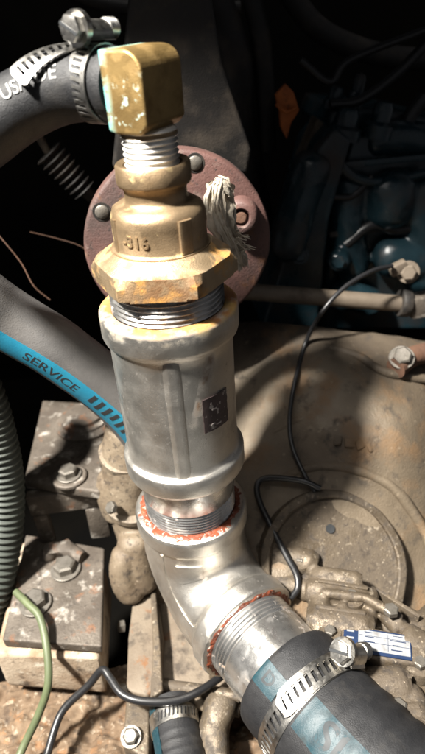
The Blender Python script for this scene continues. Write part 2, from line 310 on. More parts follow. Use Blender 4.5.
def hexpts(R, ph=0): return [(R*math.cos(math.radians(ph+60*k)), R*math.sin(math.radians(ph+60*k))) for k in range(6)]
def bolt_mesh(R, h, wr, wh, name='bolt'):
    mb = MB(); 
    if wr: mb.lathe([(wr*0.98, 0), (wr, 0.3), (wr, wh-0.3), (wr*0.96, wh)], seg=24)
    bm = bmesh.new(); p = hexpts(R); lo = [bm.verts.new((x, y, wh)) for x, y in p]; mi = [bm.verts.new((x, y, wh+h*0.82)) for x, y in p]
    k = 24; hi = [bm.verts.new((R*0.8*math.cos(2*math.pi*i/6), R*0.8*math.sin(2*math.pi*i/6), wh+h)) for i in range(6)]
    for i in range(6):
        j = (i+1) % 6; bm.faces.new((lo[i], lo[j], mi[j], mi[i])); bm.faces.new((mi[i], mi[j], hi[j], hi[i]))
    bm.faces.new(hi); bm.verts.index_update(); mb.bm(bm)
    me = bpy.data.meshes.new(name); me.from_pydata([tuple(q*S) for q in mb.v], [], mb.f)
    me.materials.append(MT['bolt']); me.shade_smooth(); me.set_sharp_from_angle(angle=math.radians(35)); return me
BOLT = bolt_mesh(7, 5.5, 9.5, 1.6); SMALLBOLT = bolt_mesh(4.6, 4, 0, 0); ENGINEBOLT = bolt_mesh(6, 5, 8, 1.4); ENGINEBOLT.materials[0] = MT['engine']; RUSTBOLT = bolt_mesh(6.5, 5.5, 9, 1.6); RUSTBOLT.materials[0] = MT['rod']

def cast(name, mbs, m, parent, voxel=1.0, smooth=3, jitter=0.6, jscale=0.12, ang=60):
    """one casting: lumps fused into a single skin with filleted joints"""
    me = bpy.data.meshes.new(name)
    al = MB()
    for q in mbs: al.add(q.v, q.f)
    me.from_pydata([tuple(p*S) for p in al.v], [], al.f)
    o = bpy.data.objects.new('casting_work', me); sc.collection.objects.link(o)
    rm = o.modifiers.new('r', 'REMESH'); rm.mode = 'VOXEL'; rm.voxel_size = voxel*S
    sm = o.modifiers.new('s', 'SMOOTH'); sm.factor = 0.5; sm.iterations = smooth
    dg = bpy.context.evaluated_depsgraph_get(); m2 = bpy.data.meshes.new_from_object(o.evaluated_get(dg)); bpy.data.objects.remove(o)
    for v in m2.vertices:
        p = v.co/S; v.co = (p + mnoise.noise_vector(p*jscale)*jitter + mnoise.noise_vector(p*jscale*4)*jitter*0.3)*S
    m2.name = name; m2.materials.clear(); m2.materials.append(MT[m]); m2.shade_smooth()
    return link(name, m2, parent)

def ridge(fn, u0, u1, v0, v1, th, nu=8, nv=8, soft=0.35):       # raised cast rib with sloping flanks
    def g(u, v, h):
        a = abs((u-(u0+u1)/2)/((u1-u0)/2)); return fn(u, v, th*min(1, max(0, (1-a)/soft))**0.8 if h else -0.8)
    return patch(g, u0, u1, v0, v1, nu, nv, 1.0)

def capsule(pts, r_, per=10, seg=26):                            # lump with rounded ends
    P = Path(pts, per)
    def rr(f, s):
        d = min(s, P.len-s); k = r_*0.8; return max(0.15, r_*(1 if d > k else math.sqrt(max(0, 1-(1-d/k)**2))))
    return MB().sweep(P, rr, seg)

# ------------------------------------------------------------------ the setting: bilge floor and the dark lining of the engine bay, plus an added shade slab
def struct(o): o['kind'] = 'structure'; return o
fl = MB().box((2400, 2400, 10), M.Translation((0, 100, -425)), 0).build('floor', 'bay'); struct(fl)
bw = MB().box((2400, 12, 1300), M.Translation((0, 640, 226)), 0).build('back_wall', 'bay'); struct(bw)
dk = MB().box((1500, 300, 24), M.Translation((100, -10+150, 362)), 3).build('shade_slab', 'bay'); struct(dk)  # unseen slab added overhead to keep lamp light off the engine and back

# ------------------------------------------------------------------ the riser: one screwed-together column of fittings
EZ = -210; EL = 59; phi = math.radians(-62); ED = V((math.cos(phi), math.sin(phi), 0)); EC = V((0, 0, EZ)) + ED*EL
riser = thing('pipe_riser', 'upright column of screwed steel and bronze pipe fittings ending in a bent elbow', 'pipe fitting', (0, 0, EZ-36))
# brass elbow: square block whose outer bend is rounded
W, T, ZB, ZT = 21.0, 28.5, 84.0, 116.0
prof = [(W/2, ZB+1), (W/2, ZT)]
for k in range(9):
    a = math.pi/2 + math.pi/2*k/8; prof.append((-W/2+8.5+8.5*math.cos(a), ZT-8.5+8.5*math.sin(a)))
prof += [(-W/2, ZB+4), (-W/2+4, ZB), (W/2-4, ZB)]
mx = M((OD, Z, SN)).transposed().to_4x4()
eb = MB().prism(prof, -T/2, T/2, mx, 1.3, 3).build('brass_elbow', 'elbow_brass', riser, 50, jitter=0.35, jscale=0.12)
eb['label'] = 'square brass elbow with flaking teal paint at the hose side'
cap = frame(OD*(W/2-0.5)+V((0, 0, 101)), OD)
MB().lathe([(12.2, 0), (12.6, 0.6), (12.6, 3.4), (12.0, 4), (11.2, 4.5), (11.2, 22)], cap, 40).build('hose_barb', 'dark', eb)
MB().lathe(threads(12.6, 66, 84.8, 2.3, 1.3), None, 64).build('threaded_nipple', 'zinc', riser, 60)
MB().lathe([(10.8, 84), (12.4, 83.4), (12.6, 82), (12.2, 81.2)], None, 48).build('nipple_shoulder', 'brass', riser)
# bronze hex bushing with its reducing body
body = [(13.2, 66), (13.6, 69.6), (16.4, 70.4), (17.2, 69.4), (17.4, 62.5), (16.8, 61), (15.2, 60.2), (14.6, 58), (14.7, 54.5), (15.8, 53.0), (18.6, 52.2), (21.2, 50.6), (22.4, 47.6), (22.6, 44), (22.5, 33.6), (23.0, 32.6), (24.2, 32.2), (24.2, 30)]
red = MB().lathe(body, None, 96, True, wob=lambda r, z, a: (r+mnoise.noise(V((math.cos(a)*2, math.sin(a)*2, z*0.12)))*0.22, z)).build('bronze_reducer', 'brass', riser, 60)
red['label'] = 'cast bronze reducer body with raised numerals'
def on_cyl(R, a0, z0): return lambda x, y, h: V((( R+h)*math.cos(a0+x/R), (R+h)*math.sin(a0+x/R), z0+y))
text_mb('-316', 7.6, on_cyl(22.35, math.radians(238), 39.6), 0.75, 1.6, bold=0.12).build('raised_numerals', 'brass', red, 40)
ridge(on_cyl(22.3, math.radians(300), 41.2), -3.6, 3.6, -8.4, 7.0, 1.4, 12, 6, 0.2).build('cast_pad', 'brass', red, 40)
ridge(on_cyl(22.3, math.radians(203), 41.2), -2.0, 2.0, -8.4, 7.0, 0.8, 10, 6, 0.3).build('cast_pad', 'brass', red, 40)
# hexagon: flat sides, top turned to a cone
bm = bmesh.new(); NS = 16; R6 = 36.5; rings = []
def hexr(a, R):
    d = (math.degrees(a)-232) % 60 - 30; return R*math.cos(math.radians(30))/math.cos(math.radians(d))
for (z, sc_, rmax) in ((15.0, 1, 34.2), (15.9, 1, 99), (22.6, 1, 99), (26.2, 1, 33.3), (29.4, 1, 28.0), (31.6, 1, 24.6), (31.6, 0, 20)):
    row = []
    for k in range(6*NS):
        a = math.radians(232+60*k/NS); r = min(hexr(a, R6), rmax) if sc_ else rmax
        zz = z
        if rmax == 99 and z > 20: zz = 22.8 + (31.2 - hexr(a, R6))*0.22   # corners chamfered lower than the middles of the sides
        row.append(bm.verts.new((r*math.cos(a), r*math.sin(a), zz)))
    rings.append(row)
for a, b in zip(rings, rings[1:]):
    n = len(a)
    for k in range(n): bm.faces.new((a[k], a[(k+1) % n], b[(k+1) % n], b[k]))
bm.verts.index_update(); MB().bm(bm).build('hexagon', 'hex', riser, 20, jitter=0.05, jscale=0.2)['label'] = 'rust-streaked bronze hexagon with bright worn top'
MB().lathe(threads(29.2, -1.0, 15.2, 2.6, 1.5), None, 96).build('bushing_thread', 'pipe', riser, 60)
# stainless coupling
cp = [(28.4, -6), (29.0, -0.6), (30.0, 0.2), (34.6, 0.2), (35.8, -1.0), (36.0, -2.4), (36.0, -12.5), (35.2, -15.0), (33.4, -16.6), (32.6, -18), (32.3, -24), (32.3, -88), (32.6, -91.0), (33.6, -92.2), (35.2, -92.9), (35.9, -94.2), (35.9, -104.0), (35.0, -106.2), (32.8, -107.4), (29.2, -107.6), (28.6, -104)]
cpl = MB().lathe(cp, None, 120, False, wob=lambda r, z, a: (r+mnoise.noise(V((math.cos(a)*2.2, math.sin(a)*2.2, z*0.06)))*0.28, z)).build('coupling', 'cast_top', riser, 45)
cpl['label'] = 'grey cast stainless coupling with a rib and a worn dark sticker'
for a in (266, 86, 176): ridge(on_cyl(32.2, math.radians(a), -54.5), -4.6, 4.6, -38.2, 38.2, 1.1, 16, 12, 0.6).build('rib', 'cast', cpl, 40)
stk = patch(on_cyl(32.42, math.radians(306), -53.5), -8.6, 8.6, -10.8, 10.8, 10, 10, 0.25, edge=lambda u, v: (u+0.5*mnoise.noise(V((v*0.6, 1, 0))), v+0.5*mnoise.noise(V((u*0.6, 4, 0))))).build('sticker', 'sticker', cpl, 40)
for (u, v, a, b) in ((-1.5, 2.6, 3.2, 1.0), (0.6, 0.2, 1.2, 3.0), (2.5, 4.6, 1.0, 1.4), (-3.6, -6.8, 1.6, 0.8), (1.0, -8.0, 3.0, 0.9), (-3.4, 6.8, 0.8, 1.5)):
    patch(on_cyl(32.68, math.radians(306), -53.5), u-a/2, u+a/2, v-b/2, v+b/2, 3, 3, 0.1, edge=lambda x, y: (x+0.5*mnoise.noise(V((y, x, 3))), y+0.5*mnoise.noise(V((y, x, 9))))).build('scuff', 'scuff', stk, 40)
# nipple between coupling and elbow
MB().lathe([(28.0, -100), (28.6, -104), (28.7, -127)] + threads(28.7, -128, -146, 2.1, 0.8), None, 110).build('pipe_nipple', 'pipe', riser, 60)
def bead(name, mx, r_in, r_out, parent, seed, amt=0.0):       # smeared sealant: only where it stands proud of the metal does it show
    vs = []; fs = []; n = 300; m = 14
    for i in range(n):
        a = 2*math.pi*i/n; ca, sa = math.cos(a), math.sin(a)
        for k in range(m):
            f = k/(m-1); r = r_in+(r_out-r_in)*f; p = V((ca*r, sa*r, seed*7))
            h = 0.9*mnoise.noise(p*0.16)+0.7*mnoise.noise(p*0.4)+0.35*mnoise.noise(p*1.1)+amt - 1.5*abs(f-0.2)**1.2
            if k in (0, m-1): h = -1.5
            vs.append((r*ca, r*sa, max(-1.5, min(h, 0.75))))
    for i in range(n):
        for k in range(m-1): fs.append((i*m+k, ((i+1) % n)*m+k, ((i+1) % n)*m+k+1, i*m+k+1))
    return MB().add(vs, fs, mx).build(name, 'sealant', parent, 70)
# elbow
BR = 40.0; pts = [V((0, 0, -142.5+0.0))]; rad = []
def epath():
    P = []; z = -142.6
    while z > EZ+BR: P.append(V((0, 0, z))); z -= 1.6
    c = V((0, 0, EZ+BR)) + ED*BR
    for k in range(41):
        a = math.pi/2*k/40; P.append(c - ED*BR*math.cos(a) - V((0, 0, BR))*math.sin(a))
    d = 1.6
    while BR+d < EL: P.append(V((0, 0, EZ))+ED*(BR+d)); d += 1.6
    P.append(EC); return P
ep = Path(epath(), raw=True, ref=ED)
def er(f, s):
    d = min(s, ep.len-s); base = 33.6
    if d < 1.0: return 34.9 + d*0.9
    if d < 11.5: return 35.8
    if d < 15.0: return 35.8 - (35.8-base)*((d-11.5)/3.5)**0.7
    return base
elb = MB().sweep(ep, er, 96, False).build('elbow', 'cast', riser, 48, jitter=0.3, jscale=0.07); elb['label'] = 'satin grey cast elbow smeared with red sealant at both mouths'
for (c, d) in ((V((0, 0, -142.6)), V((0, 0, 1))), (EC, ED)):
    MB().lathe([(34.9, 0), (34.0, 0.7), (31.0, 0.7), (30.0, -0.6), (28.0, -4)], frame(c, d), 96, False).build('mouth', 'cast', elb, 40)
bead('sealant_bead', M.Translation((0, 0, -141.9)), 28.3, 34.6, elb, 1.3, 0.6)
bead('sealant_bead', frame(EC+ED*0.7, ED), 29.3, 33.8, elb, 5.3, 0.75)
# casting seam and square pad on the elbow's flank
def el_s(u, v, h): return ep.surf(u, v, 33.4+h)
patch(el_s, 16, ep.len-16, math.radians(66), math.radians(69), 40, 2, 0.7).build('casting_seam', 'cast', elb, 60)
patch(el_s, 16, ep.len-16, math.radians(-98), math.radians(-95), 40, 2, 0.7).build('casting_seam', 'cast', elb, 60)
patch(el_s, 22, 48, math.radians(24), math.radians(52), 12, 8, 0.6).build('cast_pad', 'cast', elb, 60)
ofr = frame(EC, ED)
MB().lathe(threads(29.8, -5, 13, 2.4, 1.1) + [(29.4, 14), (29.6, 15), (29.6, 58)], ofr, 110).build('outlet_nipple', 'pipe', riser, 60)

# ------------------------------------------------------------------ hoses
def stripe(path, r, d0, d1, a0, a1, name, m, parent, th=0.35, n=60):
    return patch(lambda u, v, h: path.surf(u, v, r-0.05+h), d0, d1, a0, a1, n, 8, th).build(name, m, parent, 60)
def hose_text(path, r, d, a, body, size, m, parent, flip=1, sx=1.0, rotate=False, bold=0.0):
    def fn(x, y, h):
        if rotate: x, y = y, -x
        return path.surf(d+flip*x, a+flip*y/r, r+0.25+h)
    text_mb(body, size, fn, 0.15, 2.0, sx, bold).build('lettering', m, parent, 60)
# upper black hose
UH = Path([OD*12+V((0, 0, 101)), OD*24+V((0, 0, 101.2)), V((-36, 21, 100.6)), V((-52, 23, 96)), V((-70, 20, 87.5)), V((-92, 12, 74)), V((-112, 2, 58))], 16)
uh = thing('rubber_hose', 'black rubber hose with white lettering clamped on to the brass elbow', 'hose', UH.p[-1])
MB().sweep(UH, lambda f, s: 15.2 if s > 3 else 14.6+s*0.2, 64).build('hose_wall', 'rubber', uh, 50, jitter=0.25, jscale=0.06)
# lower black hose with a teal stripe
LH0 = EC + ED*36; LH = Path([LH0, LH0+ED*30, LH0+ED*62+V((2, 0, -1)), LH0+ED*98+V((9, 3, -5)), LH0+ED*138+V((24, 10, -12)), LH0+ED*180+V((42, 18, -22))], 20)
lh = thing('rubber_hose', 'black rubber hose with teal stripe pushed over the bright pipe at lower right', 'hose', LH.p[-1])
def lhr(f, s):
    r = 35.0
    if s < 2.5: r = 33.6+1.4*math.sqrt(s/2.5)
    r -= 1.6*math.exp(-((s-19)/5.5)**2)
    if s > 34: r += 0.35*math.sin((s-34)*0.55)*min(1, (s-34)/10) + 1.0*min(1, (s-34)/18)
    return r
MB().sweep(LH, lhr, 96).build('hose_wall', 'rubber', lh, 50, jitter=0.5, jscale=0.08)
# grey hose with a blue stripe behind the coupling
GY = 46
GH = Path([at(-70, 262, 'y', GY-8), at(-25, 296, 'y', GY-4), at(8, 319, 'y', GY), at(62, 352, 'y', GY), at(120, 398, 'y', GY+2), at(150, 436, 'y', GY+6), at(168, 470, 'y', GY+10)], 20)
gh = thing('rubber_hose', 'grey rubber hose with bright blue printed stripe behind the coupling', 'hose', GH.p[0])
MB().sweep(GH, 18.6, 64).build('hose_wall', 'greyrubber', gh, 50, jitter=0.4, jscale=0.05)

# ------------------------------------------------------------------ worm-drive hose clamps
def hose_clamp(label, c, axis, ref, r, wd, slot0, slot1, tail, a_h, pitch=3.4, hs=1.0, screw_dir=1, tail_lift=5.0, drift=0.0, path_tail=None):
    """band ring round axis; a_h = angle of the screw housing; slots cut through between slot0 and slot1 (deg)"""
    fr = frame(c, axis, ref); root = thing('hose_clamp', label, 'hose clamp', c, 'worm-drive hose clamps')
    def strip(a0, a1, rf, slots, name, df=0.0, rnd=False):
        n = max(8, int(abs(a1-a0)*math.pi/180*r/(pitch/4))); vs = []; fs = []; ws = [-wd/2, -wd*0.27, wd*0.27, wd/2]; lean = pitch*0.75
        for i in range(n+1):
            for j, w_ in enumerate(ws):
                f = i/n; a = math.radians(a0+(a1-a0)*f) + (lean*w_/wd/r if 0 < i < n else 0); R = rf(f)
                wj = w_*(1.0 if not rnd or f < 0.9 else 1.0-0.45*((f-0.9)/0.1)**2)
                vs.append(V((R*math.cos(a), R*math.sin(a), wj+df*f**1.4)))
        for i in range(n):
            deg = a0+(a1-a0)*(i/n)
            for j in range(3):
                if j == 1 and slots[0] <= deg <= slots[1] and i % 4 in (1, 2) and 2 < i < n-3: continue
                fs.append((i*4+j, (i+1)*4+j, (i+1)*4+j+1, i*4+j+1))
        nv = len(vs); inn = [V((p.x*(1-0.7/p.xy.length), p.y*(1-0.7/p.xy.length), p.z)) for p in vs]
        cnt = {}
        for f in fs:
            for k in range(4): e = (f[k], f[(k+1) % 4]); cnt[tuple(sorted(e))] = cnt.get(tuple(sorted(e)), []) + [e]
        fs2 = list(fs) + [tuple(k+nv for k in f[::-1]) for f in fs]
        for es in cnt.values():
            if len(es) == 1: p, q = es[0]; fs2.append((q, p, p+nv, q+nv))
        return MB().add(vs+inn, fs2, fr).build(name, 'clamp', root, 45)
    if path_tail:                                               # free end lying away along the hose
        P, d0, d1, t0, t1, rr = path_tail; n = 4*11; vs = []; fs = []; du, dv = d1-d0, (t1-t0)*rr; q = math.hypot(du, dv)
        for i in range(n+1):
            f = i/n
            for w_ in (-wd/2, -wd*0.27, wd*0.27, wd/2):
                wj = w_*(1.0 if f < 0.92 else 1.0-0.5*((f-0.92)/0.08)**2)
                u = d0+du*f-wj*dv/q; tt = t0+(t1-t0)*f+wj*du/q/rr; vs.append((u, tt, rr+0.4+3.0*f**2))
        for i in range(n):
            for j in range(3):
                if j == 1 and i % 4 in (1, 2) and 2 < i < n-5: continue
                fs.append((i*4+j, (i+1)*4+j, (i+1)*4+j+1, i*4+j+1))
        nv = len(vs); cnt = {}
        for f in fs:
            for k in range(4): e = (f[k], f[(k+1) % 4]); cnt[tuple(sorted(e))] = cnt.get(tuple(sorted(e)), []) + [e]
        f2 = list(fs)+[tuple(k+nv for k in f[::-1]) for f in fs]+[(es[0][1], es[0][0], es[0][0]+nv, es[0][1]+nv) for es in cnt.values() if len(es) == 1]
        MB().add([P.surf(u, tt, r_) for u, tt, r_ in vs]+[P.surf(u, tt, r_-0.7) for u, tt, r_ in vs], f2).build('band_tail', 'clamp', root, 45)
    strip(a_h, a_h+360, lambda f: r+0.3, (slot0, slot1), 'band')
    if tail: strip(a_h, a_h+tail, lambda f: r+1.3+tail_lift*max(0, f-0.55)**1.5*2.2, (min(a_h, a_h+tail), max(a_h, a_h+tail)), 'band_tail', drift, True)
    A = math.radians(a_h); rad = V((math.cos(A), math.sin(A), 0)); tan = V((-math.sin(A), math.cos(A), 0))*screw_dir
    hx = M((tan, V((0, 0, 1)), rad)).transposed().to_4x4(); hx.translation = rad*(r+1.0)
    k = hs; mb = MB()
    bm = bmesh.new(); sec = []                                   # pressed saddle arching over the screw
    for i in range(13):
        a = math.pi*i/12; sec.append((-math.cos(a)*wd*0.46, 1.2+math.sin(a)*6.6*k))
    sec = [(-wd*0.56, 0.0)] + sec + [(wd*0.56, 0.0)]
    for x in (-6.5*k, 6.5*k): 
        for (y, z) in sec: bm.verts.new((x, y, z))
    bm.verts.ensure_lookup_table(); m = len(sec)
    for i in range(m-1): bm.faces.new((bm.verts[i], bm.verts[i+1], bm.verts[m+i+1], bm.verts[m+i]))
    bm.faces.new([bm.verts[i] for i in range(m)]); bm.faces.new([bm.verts[m+i] for i in range(m-1, -1, -1)])
    bm.verts.index_update(); mb.bm(bm, fr @ hx); mb.build('screw_housing', 'clamp', root, 35)
    sx = fr @ hx @ frame((0, 0, 4.4*k), (1, 0, 0), (0, 1, 0))
    scr = MB().lathe(threads(4.2*k, 6.0*k, 12.0*k, 1.5, 0.7) , sx, 32).build('worm_screw', 'clamp', root, 50)
    hd = MB(); hd.lathe([(5.6*k, -11.0*k), (6.6*k, -11.2*k), (6.7*k, -8.6*k), (6.0*k, -8.2*k), (3.6*k, -8.0*k), (3.6*k, -6.2*k)], sx, 32)
    p = [(x, y) for x, y in hexpts(5.2*k, 12)]; hd.prism(p, -15.0*k, -10.8*k, sx, 0.5, 2)
    h = hd.build('screw_head', 'clamp', root, 35)
    mb = MB().box((9.6*k, 1.3*k, 0.5), sx @ M.Translation((0, 0, -15.1*k)) @ M.Rotation(0.5, 4, 'Z'), 0.1, 1); mb.build('slot', 'ink', h)
    return root
UC = OD*24+V((0, 0, 101.2))
hose_clamp('bright steel hose clamp with raised tail beside the brass elbow', UC, OD, Z, 15.9, 10, -400, 400, 0, 4, 3.0, 1.05, 1, 5, 20, path_tail=(UH, 16, 44, math.radians(-2), math.radians(-62), 16.4))
LC = LH0+ED*25
hose_clamp('large steel hose clamp around the teal-striped hose at lower right', LC, ED, V((0, 0, 1)), 35.3, 13, -400, 400, 84, -42, 4.2, 1.15, -1, 1.5, -1)

# printing on the hoses
UHS = 1 if UH.b[60].dot(Z) > 0 or True else -1
def toward(path, d, p):                         # angle round the hose that looks towards a point
    c, t, n, b = path.at(d); v = V(p)-c; return math.atan2(v.dot(b), v.dot(n))
a = toward(LH, 10, CAM+V((60, 0, 0)))
def lhs(u, v, h): return LH.surf(u, v, lhr(0, u)+0.1+h)
patch(lhs, 0.8, 17, a+0.18, a+0.58, 12, 10, 0.4).build('stripe', 'teal', lh, 60)
patch(lhs, 32, 120, a+0.0, a+0.56, 90, 12, 0.4).build('stripe', 'teal', lh, 60)
def lettering(path, rf, d, ang, body, size, m, parent, fx=1, fy=1, rot=False, sx=1.0, bold=0.0, lift=0.52):
    def fn(x, y, h):
        if rot: x, y = y, -x
        u = d+fx*x; r = rf(0, u); return path.surf(u, ang+fy*y/r, r+lift+h)
    text_mb(body, size, fn, 0.1, 2.0, sx, bold).build('lettering', m, parent, 60)
uhr = lambda f, u: 15.2
lettering(UH, uhr, 48, toward(UH, 48, CAM)+UHS*0.5, 'USA', 8.5, 'whiteink', uh, -1, UHS, False, 1.0, 0.1, 0.2)
lettering(UH, uhr, 31, toward(UH, 31, CAM)+UHS*0.45, 'DE', 8.5, 'whiteink', uh, -1, UHS, False, 1.0, 0.1, 0.2)
lettering(LH, lhr, 9, a+0.38, 'D', 10, 'wornink', lh, 1, -1, False, 1, 0.3)
lettering(LH, lhr, 50, a+0.27, 'SI', 19, 'wornink', lh, 1, -1, False, 1, 0.4)
lettering(LH, lhr, 80, a+0.27, 'DE', 19, 'greyink', lh, 1, -1, False, 1, 0.2)
ghr = lambda f, u: 18.6
ag = toward(GH, 100, CAM)
patch(lambda u, v, h: GH.surf(u, v, 18.55+h), 10, GH.len-20, ag+0.42, ag+1.18, 80, 10, 0.35).build('stripe', 'blue', gh, 60)
lettering(GH, ghr, 88, ag+0.78, 'SERVICE', 8.5, 'ink', gh, 1, -1, False, 1.25, 0.0, 0.31)
for k in range(8):
    d = 117+k*6.6
    patch(lambda u, v, h: GH.surf(u, v, 18.9+h), d, d+3.0, ag+0.52, ag+0.52+(0.44 if k % 3 else 0.36), 4, 6, 0.15).build('print_bar', 'ink', gh, 60)

# ------------------------------------------------------------------ red flange behind the riser
FC = V((11, 100, -7))
fx = frame(FC, (0, -1, 0), (1, 0, 0))
fg = thing('pipe_flange', 'dull oxide-red round flange with bolt holes behind the bronze reducer', 'flange', FC-V((0, 0, 61)))
MB().lathe([(20, -10), (59, -10), (60.6, -9), (61, -7.5), (61, 2), (60.2, 3.4), (58.6, 4), (20, 4)], fx, 96).build('disc', 'redpaint', fg, 40, jitter=0.3, jscale=0.05)
MB().lathe([(33, -120), (33, -9)], fx, 64).build('pipe_neck', 'redpaint', fg)
def on_fl(px, py, h=4.0): return at(px, py, 'y', FC.y-h)
for (px, py) in ((102, 212), (195, 163), (122, 300)):
    hx = frame(on_fl(px, py, 4), (0, -1, 0))
    MB().lathe([(6.0, -0.5), (5.9, 0.25), (0.1, 0.2)], hx, 32, False).build('bolt_hole', 'dark', fg, 40)
    MB().lathe([(4.4, -1), (4.4, 0.6), (3.8, 1.1), (0.1, 1.3)], hx, 24, False).build('stud', 'bolt', fg, 40)
hx = frame(on_fl(240, 214, 4), (-0.1, -1, 0.05))
lug = MB().lathe([(12, -2), (11.5, 6), (10.2, 9.5), (8.8, 10.5), (6.4, 10.7), (5.6, 9.8), (5.3, 6), (0.1, 6)], hx, 40, False).build('lug', 'redpaint', fg, 45, jitter=0.4, jscale=0.1)
MB().lathe([(3.9, 5.8), (3.9, 8.6), (3.2, 9.2), (0.1, 9.3)], hx, 20, False).build('lug_stud', 'rustplate', lug)

# rag stuffed between the flange and the reducer
rag = thing('torn_rag', 'frayed white cloth rag tucked between reducer and red flange', 'rag', at(215, 250, 'y', 62))
def ragsheet(pts, name, seed, wd):
    P = Path(pts, 16, ref=(0, -1, 0)); vs = []; fs = []; n = len(P.p); m = 30
    for k in (0, 1):
        for i in range(n):
            f = i/(n-1); ww = wd*(0.62+0.5*math.sin(f*3.0)+0.35*mnoise.noise(V((f*5, seed, 0))))
            for j in range(m+1):
                g = (j/m-0.5)*2; q = V((g*2.1+f*0.8, f*2.2-g*0.5, seed))
                fold = (5.5 if wd > 5 else 1.6)*mnoise.noise(q*0.9) + (1.6 if wd > 5 else 0.7)*(1-abs(mnoise.noise(V((q.x*1.2, q.y*0.6, seed))))*2) + 0.25*mnoise.noise(q*5)
                off = P.b[i]*(g*ww*(1+0.18*mnoise.noise(V((f*9, seed, g > 0))))) + P.n[i]*(fold+k*0.35)
                if f > 0.85 or f < 0.1: off += P.t[i]*(2.6*mnoise.noise(V((g*6, seed, f > .5)))+1.5*mnoise.noise(V((g*25, seed, 1))))*(1 if f > .5 else -1)
                vs.append(P.p[i]+off)
    o = n*(m+1)
    for i in range(n-1):
        for j in range(m):
            a_ = i*(m+1)+j; q = (a_, a_+1, a_+m+2, a_+m+1); fs.append(q); fs.append(tuple(x+o for x in q[::-1]))
    return MB().add(vs, fs).build(name, 'rag', rag, 75)
ragsheet([at(219, 182, 'y', 68), at(217, 198, 'y', 64), at(219, 218, 'y', 61), at(226, 244, 'y', 60)], 'cloth_fold', 1.0, 7.5)
for k, (x0, y0, x1, y1, x2, y2, wd, yy) in enumerate(((212, 186, 210, 206, 216, 232, 3.4, 60), (222, 180, 219, 200, 223, 226, 3.0, 58), (228, 192, 229, 212, 231, 236, 3.6, 62), (214, 200, 220, 222, 232, 248, 2.8, 56), (226, 214, 234, 236, 242, 258, 3.2, 60), (222, 226, 232, 246, 240, 270, 3.0, 58), (232, 230, 240, 250, 246, 266, 2.6, 62), (218, 178, 226, 186, 231, 194, 3.6, 60))):
    ragsheet([at(x0, y0, 'y', yy+3), at(x1, y1, 'y', yy), at(x2, y2, 'y', yy+1)], 'cloth_strip', 2.0+k*1.7, wd)
for k in range(34):
    p = at(random.uniform(230, 242), random.uniform(232, 262), 'y', random.uniform(56, 62)); q = p + V((random.uniform(4, 9), random.uniform(-3, 3), random.uniform(-5, 2)))
    MB().sweep(Path([p, (p+q)/2+V((0, 0, random.uniform(-0.5, 1.2))), q], 4), 0.22, 5).build('loose_thread', 'rag', rag)

# dark slab standing behind the brass elbow
sl = thing('mounting_slab', 'dark grey tapered metal slab standing behind the brass elbow', 'bracket', (18, 160, -40))
mb = MB(); y0 = 130
poly = [at(112, 168, 'y', y0), at(133, -40, 'y', y0), at(206, -40, 'y', y0), at(222, 60, 'y', y0), at(252, 150, 'y', y0), at(248, 175, 'y', y0)]
mb.prism([(p.x, p.z) for p in poly], -y0-46, -y0, M(((1, 0, 0, 0), (0, 0, -1, 0), (0, 1, 0, 0), (0, 0, 0, 1))), 3, 3).build('slab_plate', 'dark', sl, jitter=0.8, jscale=0.03)
# ------------------------------------------------------------------ engine, upper right
eg = thing('engine', 'dark blue painted engine block in shadow at upper right', 'engine', (190, 300, -200))
mb = MB()
def slanted(px_poly, y_front, depth, name, m='engine', bev=4):
    P = [at(x, y, 'y', y_front) for x, y in px_poly]
    return MB().prism([(p.x, p.z) for p in P], -y_front-depth, -y_front, M(((1, 0, 0, 0), (0, 0, -1, 0), (0, 1, 0, 0), (0, 0, 0, 1))), bev, 3).build(name, m, eg, jitter=1.0, jscale=0.02)
slanted([(262, 330), (282, 270), (318, 150), (336, 128), (352, 140), (330, 220), (318, 330)], 205, 70, 'rocker_side')
slanted([(322, 330), (330, 215), (352, 138), (372, 130), (470, 150), (500, 330)], 225, 120, 'block')
slanted([(326, 128), (334, 108), (400, 112), (470, 128), (470, 160), (350, 150)], 240, 100, 'rocker_cover')
slanted([(300, 160), (318, 118), (328, 126), (300, 200)], 235, 20, 'head_casting', 'alloy', 2)
for (px, py, y, r_, h_, m) in ((346, 125, 220, 9, 22, 'engine'), (380, 121, 222, 8, 26, 'engine'), (335, 98, 250, 6, 16, 'engine'), (357, 92, 250, 5, 24, 'engine')):
    p = at(px, py, 'y', y); MB().lathe([(r_*1.5, -h_/2), (r_*1.5, -h_*0.1), (r_, 0), (r_, h_*0.4), (r_*0.75, h_*0.55), (0.1, h_*0.6)], M.Translation(p) @ M.Rotation(0.2, 4, 'Y'), 28, False).build('oil_cap', m, eg, 40)
for (px, py, y) in ((338, 262, 203), (405, 246, 222), (394, 205, 222), (362, 300, 222), (300, 255, 200)):
    p = at(px, py, 'y', y); link('engine_bolt', ENGINEBOLT, eg, frame(p, (-0.2, -1, 0.3), (1, 0, 0)))
for (pts, r_) in (([(430, 40), (395, 75), (360, 100), (330, 105)], 4), ([(425, 95), (405, 130), (412, 190), (425, 230)], 6), ([(300, 60), (330, 82), (350, 60), (425, 30)], 3)):
    MB().sweep(Path([at(x, y, 'y', 235) for x, y in pts], 10), r_, 14).build('fuel_line', 'cable', eg, 60)
G = lambda pts, r_: capsule([at(x, y, 'y', yy) for x, y, yy in pts], r_, 8)
